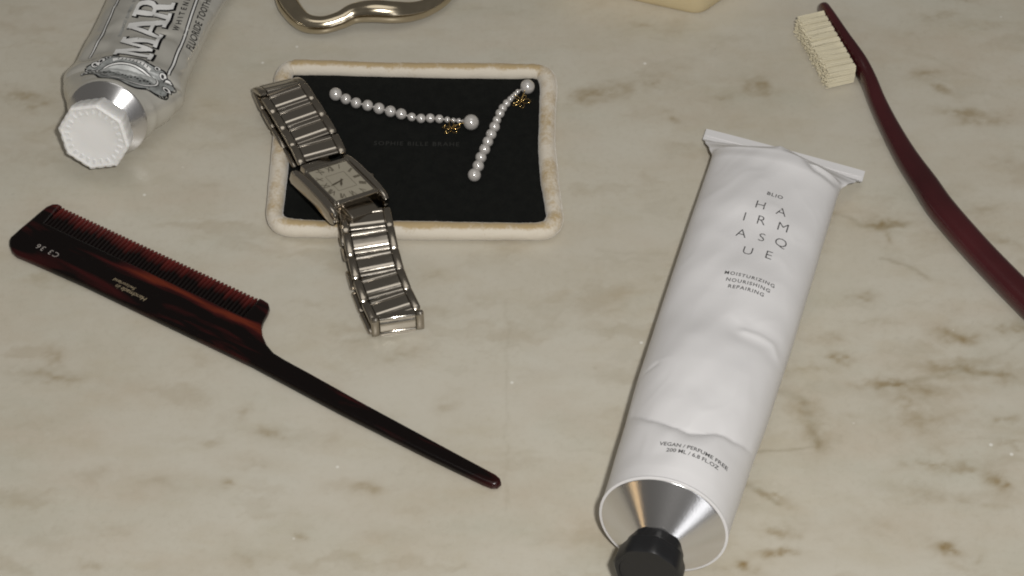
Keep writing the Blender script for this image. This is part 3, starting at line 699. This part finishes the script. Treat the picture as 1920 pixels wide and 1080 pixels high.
# ------------------------------------------------------------------ jewellery tray
PADZ = .30
def jewellery_tray():
    org = P(778, 285); org.z = 0
    root = thing('jewellery_tray', 'small black velvet jewellery tray with puffy cream velvet rim', 'tray', org)
    Z = .36
    px = [(553,128),(600,128),(700,131),(800,133),(900,134),(975,135),(1004,135),(1021,142),(1028,160),(1027,200),(1025,260),(1027,300),(1032,350),(1038,390),(1040,409),(1033,425),(1015,433),(960,434),(860,433),(760,432),(660,430),(585,429),(546,427),(524,420),(515,402),(518,370),(523,320),(526,280),(529,220),(530,165),(531,147),(538,134)]
    cl = spline([P(u, v, Z) for u, v in px], 420, closed=True)
    n = 30; rings = []; painted_sheen = []
    cen = sum(cl, Vector())/len(cl)
    for i, p in enumerate(cl):
        t = (cl[(i+1) % len(cl)]-cl[i-1]); t.z = 0; t.normalize(); s = Vector((t.y, -t.x, 0))
        if s.dot(p-cen) < 0: s = -s
        ring = []
        for j in range(n):
            a = 2*math.pi*j/n
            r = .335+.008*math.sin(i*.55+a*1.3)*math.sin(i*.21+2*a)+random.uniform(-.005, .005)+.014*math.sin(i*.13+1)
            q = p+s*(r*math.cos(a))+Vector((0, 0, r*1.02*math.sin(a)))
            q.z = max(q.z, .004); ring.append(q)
            # pile sheen painted into the colour: pale where slopes face the viewer, tan elsewhere
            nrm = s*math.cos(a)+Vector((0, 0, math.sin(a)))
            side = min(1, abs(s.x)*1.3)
            painted_sheen.append((1-side)*max(-.19, min(.19, -(nrm.y+.44)*.8))+side*(.06+.05*math.sin(i*.19)-.06*max(0, nrm.z-.5)))
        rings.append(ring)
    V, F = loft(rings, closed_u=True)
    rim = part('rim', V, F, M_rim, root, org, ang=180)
    at = rim.data.attributes.new('painted_sheen', 'FLOAT', 'POINT'); at.data.foreach_set('value', painted_sheen)
    pad = curve_mesh([[(p.x, p.y) for p in cl[::3]]])
    me_v = [Vector((v.x, v.y, PADZ)) for v in pad[0]]; k = len(me_v)
    pd = part('pad', me_v+[Vector((v.x, v.y, .03)) for v in pad[0]], list(pad[1])+[tuple(i+k for i in reversed(f)) for f in pad[1]], M_pad, root, org, ang=180)
    # piped seam between pad and rim
    inner = []
    for i, p in enumerate(cl[::3]):
        inner.append(p)
    bvh = BVHTree.FromPolygons(me_v, list(pad[1]))
    printed('lettering', text_flat('SOPHIE BILLE BRAHE', .30, 0, 1.22), P(781, 270, PADZ), Vector((1, -.02, 0)), Vector((.02, 1, 0)), bvh, M_deboss, root, org, .004, parent=pd)
jewellery_tray()

# ------------------------------------------------------------------ pearl earrings
def sphere_mesh():
    bm = bmesh.new(); bmesh.ops.create_uvsphere(bm, u_segments=32, v_segments=18, radius=.5)
    bm.verts.index_update()
    me = mesh('pearl', [v.co.copy() for v in bm.verts], [tuple(v.index for v in f.verts) for f in bm.faces], ang=180)
    bm.free(); me.materials.append(M_pearl); return me
PEARL = sphere_mesh()
def earring(label, zs, clasp, spin):
    data = [(600+x/3, 100+y/3, d/3) for x, y, d in zs]
    org = P(data[6][0], data[6][1], PADZ); org.z = PADZ
    root = thing('pearl_earring', label, 'earring', org, 'pearl drop earrings on the tray')
    cs = []
    for u, v, d in data:
        D = d/48.6; c = P(u, v, PADZ+D/2+.02); cs.append(c)
        M = Matrix.Translation(c-org) @ Matrix.Scale(D*1.0, 4)
        obj('pearl', PEARL, None, root, M)
    for a, b in zip(cs, cs[1:]):
        pass
    part('thread', *tube(spline(cs, 40), .035, 8), M_pearl, root, org, ang=180)
    u, v = clasp; c = P(u, v, PADZ+.2); wires = []
    for k in range(5):
        a = spin+k*1.26; d = Vector((math.cos(a), math.sin(a), .2*math.sin(k*2.1))); s = Vector((-d.y, d.x, .3))
        lp = [c+d*(.03+.19*(1-math.cos(t)))*.9+s*(.085*math.sin(t)) for t in np.linspace(0, 2*math.pi, 16, endpoint=False)]
        wires.append(tube(lp, .012, 6, closed=True))
    wires.append(tube(spline([cs[-1]+(cs[-2]-cs[-1])*.3, (cs[-1]+c)/2+Vector((0, 0, .1)), c], 10), .022, 6))
    part('wire_clasp', *merge(wires), M_gold, root, org, ang=180)
    beads = []
    for a, r in ((spin+.4, .27), (spin+2.2, .3), (spin+3.5, .26)):
        p = c+Vector((math.cos(a)*r, math.sin(a)*r, -.02)); ico = rbox(.03, .03, .03, .01, 1)
        beads.append(([p+v for v in ico[0]], ico[1]))
    part('clasp_bead', *merge(beads), M_gold, root, org)
earring('pearl earring lying across the middle of the tray, pointing left',
        [(88,230,75),(145,257,62),(203,279,62),(268,293,64),(332,310,66),(396,326,66),(457,341,64),(516,358,50),(568,366,54),(620,365,54),(671,369,50),(716,373,36),(750,377,30),(780,379,30),(808,382,24),(850,388,90)], (846,240), .3)
earring('pearl earring standing diagonally at the right side of the tray, big pearl in the corner',
        [(868,684,75),(890,633,66),(905,585,64),(926,540,64),(944,497,62),(963,455,62),(982,413,62),(995,376,50),(1012,338,54),(1028,308,50),(1050,281,46),(1070,258,36),(1085,243,32),(1098,230,30),(1112,215,28),(1167,188,84)], (977,190), 1.1)

# ------------------------------------------------------------------ wristwatch
def wristwatch():
    org = P(640, 360); org.z = 0
    root = thing('wristwatch', 'square steel wristwatch with cream dial, its link bracelet draped over the tray rim', 'watch', org)
    Z = Vector((0, 0, 1))
    # --- case
    X = Vector((1.63, 1.25, -.55)).normalized(); Yv = Vector((-1.43, 1.78, .0)); Yv = (Yv-X*Yv.dot(X)).normalized(); N_ = X.cross(Yv).normalized()
    if N_.z < 0: N_ = -N_
    C = P(637, 352, 1.35); Mc = frame(C-org, X, Yv, N_)
    def cpart(name, vf, mat, ang=35, parent=None): 
        return obj(name, mesh(name, vf[0], vf[1], ang), mat, parent or root, Mc if parent is None else None)
    W, L_ = 1.86, 2.02
    case = cpart('case', rbox(W+.16, L_+.10, .62, .09, 3), M_steel)
    case_z = .31
    bez = merge([([Vector((v.x+dx, v.y+dy, v.z+case_z)) for v in b[0]], b[1]) for b, dx, dy in
        ((rbox(W+.02, .16, .12, .055, 4), 0, L_/2+.01), (rbox(W+.06, .22, .24, .10, 5), 0, -L_/2-.03), (rbox(.10, L_-.1, .09, .035, 3), W/2-.02, 0), (rbox(.10, L_-.1, .09, .035, 3), -W/2+.02, 0))])
    cpart('bezel', bez, M_steel, parent=case)
    def bar(sgn):
        rings = []
        for t in np.linspace(-1, 1, 21):
            y = t*1.42; top = .38-.16*abs(t)**3; bot = -.34-.03*abs(t)**2; w = .165*(1-.10*abs(t)**4)
            if abs(t) > .99: w *= .72; top -= .06; bot += .06
            zc, hh = (top+bot)/2, (top-bot)/2
            rings.append([Vector((sgn*1.17+w*math.copysign(abs(math.cos(a))**.7, math.cos(a)), y, zc+hh*math.copysign(abs(math.sin(a))**.6, math.sin(a)))) for a in np.linspace(0, 2*math.pi, 20, endpoint=False)])
        return loft(rings)
    cpart('case_bar', bar(-1), M_steel, 50); cpart('case_bar', bar(1), M_steel, 50)
    dz = case_z+.012
    dial = cpart('dial', ([Vector((x*(W/2-.07), y*(L_/2-.09), dz)) for x, y in ((-1, -1), (1, -1), (1, 1), (-1, 1))], [(0, 1, 2, 3)]), M_dial)
    nums = ['XII', 'I', 'II', 'III', 'IIII', 'V', 'VI', 'VII', 'VIII', 'IX', 'X', 'XI']
    for i, s in enumerate(nums):
        a = math.pi/2-i*math.pi/6; ca, sa = math.cos(a), math.sin(a)
        rx, ry = W/2-.24, L_/2-.27; k = 1/max(abs(ca)/rx, abs(sa)/ry)
        V, F = text_flat(s, .30, .0, .78); V = [Vector((v.x, v.y*1.35, 0)) for v in V]; th = a-math.pi/2
        obj('numeral', mesh('numeral', [Vector((v.x*math.cos(th)-v.y*math.sin(th)+ca*k, v.x*math.sin(th)+v.y*math.cos(th)+sa*k, dz+.006)) for v in V], F, 180), M_numeral, dial)
    q = merge([([Vector((v.x+dx, v.y+dy, dz+.005)) for v in b], [(0, 1, 2, 3)]) for b, dx, dy in
        [([Vector((-.42, -.008, 0)), Vector((.42, -.008, 0)), Vector((.42, .008, 0)), Vector((-.42, .008, 0))], 0, sg*.44) for sg in (-1, 1)]+
        [([Vector((-.008, -.44, 0)), Vector((.008, -.44, 0)), Vector((.008, .44, 0)), Vector((-.008, .44, 0))], sg*.42, 0) for sg in (-1, 1)]])
    obj('minute_track', mesh('minute_track', *q, 180), M_numeral, dial)
    for ang, ln, w in ((math.radians(236), .34, .045), (math.radians(192), .58, .035)):
        d = Vector((math.cos(ang), math.sin(ang), 0)); s = Vector((-d.y, d.x, 0)); z = Vector((0, 0, dz+.03))
        vv = [z-d*.1-s*w*.5, z+d*ln*.6-s*w, z+d*ln, z+d*ln*.6+s*w, z-d*.1+s*w*.5]
        obj('watch_hand', mesh('watch_hand', vv+[p+Vector((0, 0, .015)) for p in vv], [(4, 3, 2, 1, 0), (5, 6, 7, 8, 9)]+[(i, (i+1) % 5, (i+1) % 5+5, i+5) for i in range(5)], 20), M_numeral, dial)
    cr = lathe([(0, .04), (.02, .12), (.14, .13), (.20, .10), (.24, .05), (.25, .01)], 16, Vector((1.36, .05, .02)), Vector((1, 0, 0)), Vector((0, 1, 0)), Vector((0, 0, 1)), lambda k, a: 1+.06*math.sin(8*a) if k in (1, 2) else 1)
    cpart('crown', cr, M_steel)
    for sx in (-1, 1):
        for sy in (-1, 1):
            sv = lathe([(0, .11), (.03, .115), (.06, .09), (.07, .01)], 14, Vector((sx*1.17, sy*1.40, -.20)), Vector((0, sy, 0)), Vector((1, 0, 0)), Vector((0, 0, 1)))
            cpart('bar_end', sv, M_steel)
    for sy in (1, -1):
        b = rbox(1.26, .70, .30, .06, 3)
        cpart('end_link', ([Vector((v.x, v.y+sy*(L_/2+.34), v.z-.04-.10*(abs(v.y+sy*.3)))) for v in b[0]], b[1]), M_steel_dk)
    # --- bracelet: a closed loop of links, lying flattened with the case on top
    top = [(690,402,1.12,.95,.35),(690,436,1.10,.975,.22),(699,483,1.02,.98,.20),(714,534,.92,.98,.20),(735,580,.78,.98,.20)]
    upper = [(606,300,1.30,.90,.42),(592,272,1.32,.93,.34),(568,230,1.34,.95,.30),(546,194,1.34,.96,.27),(527,164,1.30,.96,.25)]
    BW = 1.94
    def place(name, p, t, l):
        Xl = (l-t*l.dot(t)).normalized(); n_ = Xl.cross(t)
        return frame(p-org, Xl, t, n_)
    # shared link pieces, local x across, y along, z up (outer side)
    def wing(sgn):
        rings = []
        for t in np.linspace(-1, 1, 13):
            y = t*.50; top_ = .135-.060*t*t; bot = -.13+.03*t*t; w = .155
            if abs(t) > .99: w = .12; top_ -= .04; bot += .03
            zc, hh = (top_+bot)/2, (top_-bot)/2
            rings.append([Vector((sgn*(BW/2-.155)+w*math.copysign(abs(math.cos(a))**.55, math.cos(a)), y, zc+hh*math.copysign(abs(math.sin(a))**.55, math.sin(a)))) for a in np.linspace(0, 2*math.pi, 16, endpoint=False)])
        return loft(rings)
    cw = BW-.63
    def off(b, y, z=0): return [Vector((v.x, v.y+y, v.z+z)) for v in b[0]], b[1]
    def curved(ln, h, arch):
        rings = []
        for q in (-1, -.97, -.9, -.8, -.68, -.55, -.3, 0, .3, .55, .68, .8, .9, .97, 1):
            k = max(0, (abs(q)-.5)/.5); y = q*ln/2; z = h/2-arch*k*k; w = cw/2
            rings.append([Vector((-w, y, z-h)), Vector((w, y, z-h)), Vector((w, y, z-.015)), Vector((w-.02, y, z)), Vector((-w+.02, y, z)), Vector((-w, y, z-.015))])
        return loft(rings)
    me_w = [mesh('side_piece', *wing(-1), 50), mesh('side_piece', *wing(1), 50)]
    for m_ in me_w: m_.materials.append(M_steel_dk)
    me_c = mesh('centre_plate', *off(curved(.565, .23, .05), 0), 25); me_c.materials.append(M_steel)
    me_r = [mesh('centre_rib', *off(curved(.20, .22, .035), y, -.012), 25) for y in (.386, -.386)]
    for m_ in me_r: m_.materials.append(M_steel)
    def link(p, t, l, narrow=False):
        M = place('link', p, t.normalized(), l)
        c = obj('link_plate', me_c, None, root, M)
        for m_ in me_r: obj('link_rib', m_, None, c)
        for m_ in me_w: obj('link_side', m_, None, c)
    def lat(x, y): return Vector((x, y, 0)).normalized()
    def run(pts, n, skip=()):
        q = [Vector(p) for p in pts]; sp = spline([v for v in q], 60)
        d = [0]
        for a, b in zip(sp, sp[1:]): d.append(d[-1]+(b-a).length)
        return sp, d
    def chain(keys, pitch, start, count):
        pos = spline([P(k[0], k[1], k[2]) for k in keys], 160); la = spline([Vector((k[3], k[4], k[5] if len(k) > 5 else 0)) for k in keys], 160)
        d = [0]
        for a, b in zip(pos, pos[1:]): d.append(d[-1]+(b-a).length)
        def at(s_):
            if s_ >= d[-1]: return pos[-1]+(pos[-1]-pos[-4]).normalized()*(s_-d[-1]), la[-1]
            if s_ <= 0: return pos[0]+(pos[0]-pos[3]).normalized()*(-s_), la[0]
            i = min(158, int(np.searchsorted(d, s_))-1); f = (s_-d[i])/(d[i+1]-d[i]+1e-9)
            return pos[i].lerp(pos[i+1], f), la[i].lerp(la[i+1], f)
        out = []
        for k in range(count):
            c = start+k*pitch; a, b = at(c-pitch/2)[0], at(c+pitch/2)[0]
            l = at(c)[1].normalized(); t = (b-a).normalized(); p = (a+b)/2*.6+at(c)[0]*.4
            link(p, t, l); out.append((p, t, l))
        return out
    # every run goes the way the loop turns, so that z of each link looks outward
    up_run = [(606,302,1.28,.90,.42,-.2),(594,274,1.32,.93,.34),(570,232,1.36,.95,.30),(548,196,1.38,.96,.27),(530,168,1.34,.96,.25)]
    chain(up_run, .98, .62, 4)
    # fold at the far end, then back under on the rim and pad
    chain([(530,168,1.34,.96,.25),(521,156,1.22,.96,.25),(518,158,1.0,.96,.25),(524,178,.92,.96,.25),(548,222,.86,.96,.27),(575,270,.62,.95,.30),(600,310,.5,.95,.30),(640,360,.5,.97,.25)], .98, .45, 5)
    lo = [(682,388,1.18,.93,.36,-.1),(689,424,1.24,.97,.24),(699,474,1.02,.98,.20),(713,526,.86,.98,.20),(732,572,.74,.98,.20),(742,592,.72,.98,.20)]
    # near run: walk it from the near end to the case
    rev = [k for k in reversed(lo)]
    near = chain(rev, .98, .46, 5)
    lnear = near[0][2]; p0, t0 = near[0][0], near[0][1]
    e = p0-t0*.62; e.z = .44
    link(e, Vector((0, 0, 1)), lnear)
    # the run that comes back underneath
    for k, (zz, dz) in enumerate(((.19, 0), (.20, .02), (.26, .16), (.62, .45), (.62, -.25))):
        if k >= len(near): break
        p = near[k][0]-lnear*.10; p.z = zz; t = -near[k][1]; t.z = dz; t.normalize()
        link(p, t, lnear)
wristwatch()

# ------------------------------------------------------------------ wavy bangle
def bangle():
    ctl = [(536,-4,.42),(548,20,.40),(571,42,.40),(604,47,.42),(638,38,.5),(665,25,.62),(700,21,.7),(738,23,.62),(772,22,.48),(803,13,.42),(832,-8,.42),(848,-40,.45),(820,-85,.6),(760,-112,.7),(690,-118,.6),(620,-105,.45),(560,-70,.42),(535,-35,.44)]
    org = P(690, -30); org.z = 0
    root = thing('bangle', 'wavy silver gilt bangle cut off by the top edge above the tray', 'bangle', org)
    cl = spline([P(*c) for c in ctl], 220, closed=True)
    rad = [.40+.05*math.sin(i/220*2*math.pi*3+1.2) for i in range(220)]
    part('bangle_ring', *tube(cl, rad, 28, closed=True, flat=1.05), M_bangle, root, org, ang=180)
    r2 = []
bangle()

# ------------------------------------------------------------------ soap
def soap():
    c0 = P(1314, 31, 0); a = Vector((-.95, .31, 0)).normalized(); b = Vector((.72, .69, 0)).normalized()
    org = c0+a*3+b*2.2
    def rounded(pts, r, n=8):
        out = []
        for i, p in enumerate(pts):
            p0, p1 = pts[i-1], pts[(i+1) % len(pts)]; d0, d1 = (p0-p).normalized(), (p1-p).normalized()
            for k in range(n+1):
                t = k/n; out.append((p+d0*r)*(1-t)**2+p*2*t*(1-t)+(p+d1*r)*t*t)
        return out
    pts = rounded([c0, c0+b*4.6, c0+b*4.6+a*6.4, c0+a*6.4], .5)
    rings = []
    for z, s in ((.0, .955), (.05, .975), (.2, .995), (.5, 1.0), (1.3, 1.0), (1.6, .985), (1.8, .95), (1.9, .88), (1.92, .7)):
        rings.append([org+(p-org)*s+Vector((0, 0, z)) for p in pts])
    root = thing('soap_bar', 'corner of a cream soap bar cut off by the top edge of the photo', 'soap', org)
    part('soap_block', *loft(rings), M_soap, root, org, ang=60)
    # pressed border on its top
    part('pressed_border', *tube([org+(p-org)*.8+Vector((0, 0, 1.92)) for p in pts], .05, 8, closed=True), M_soap, root, org)
soap()
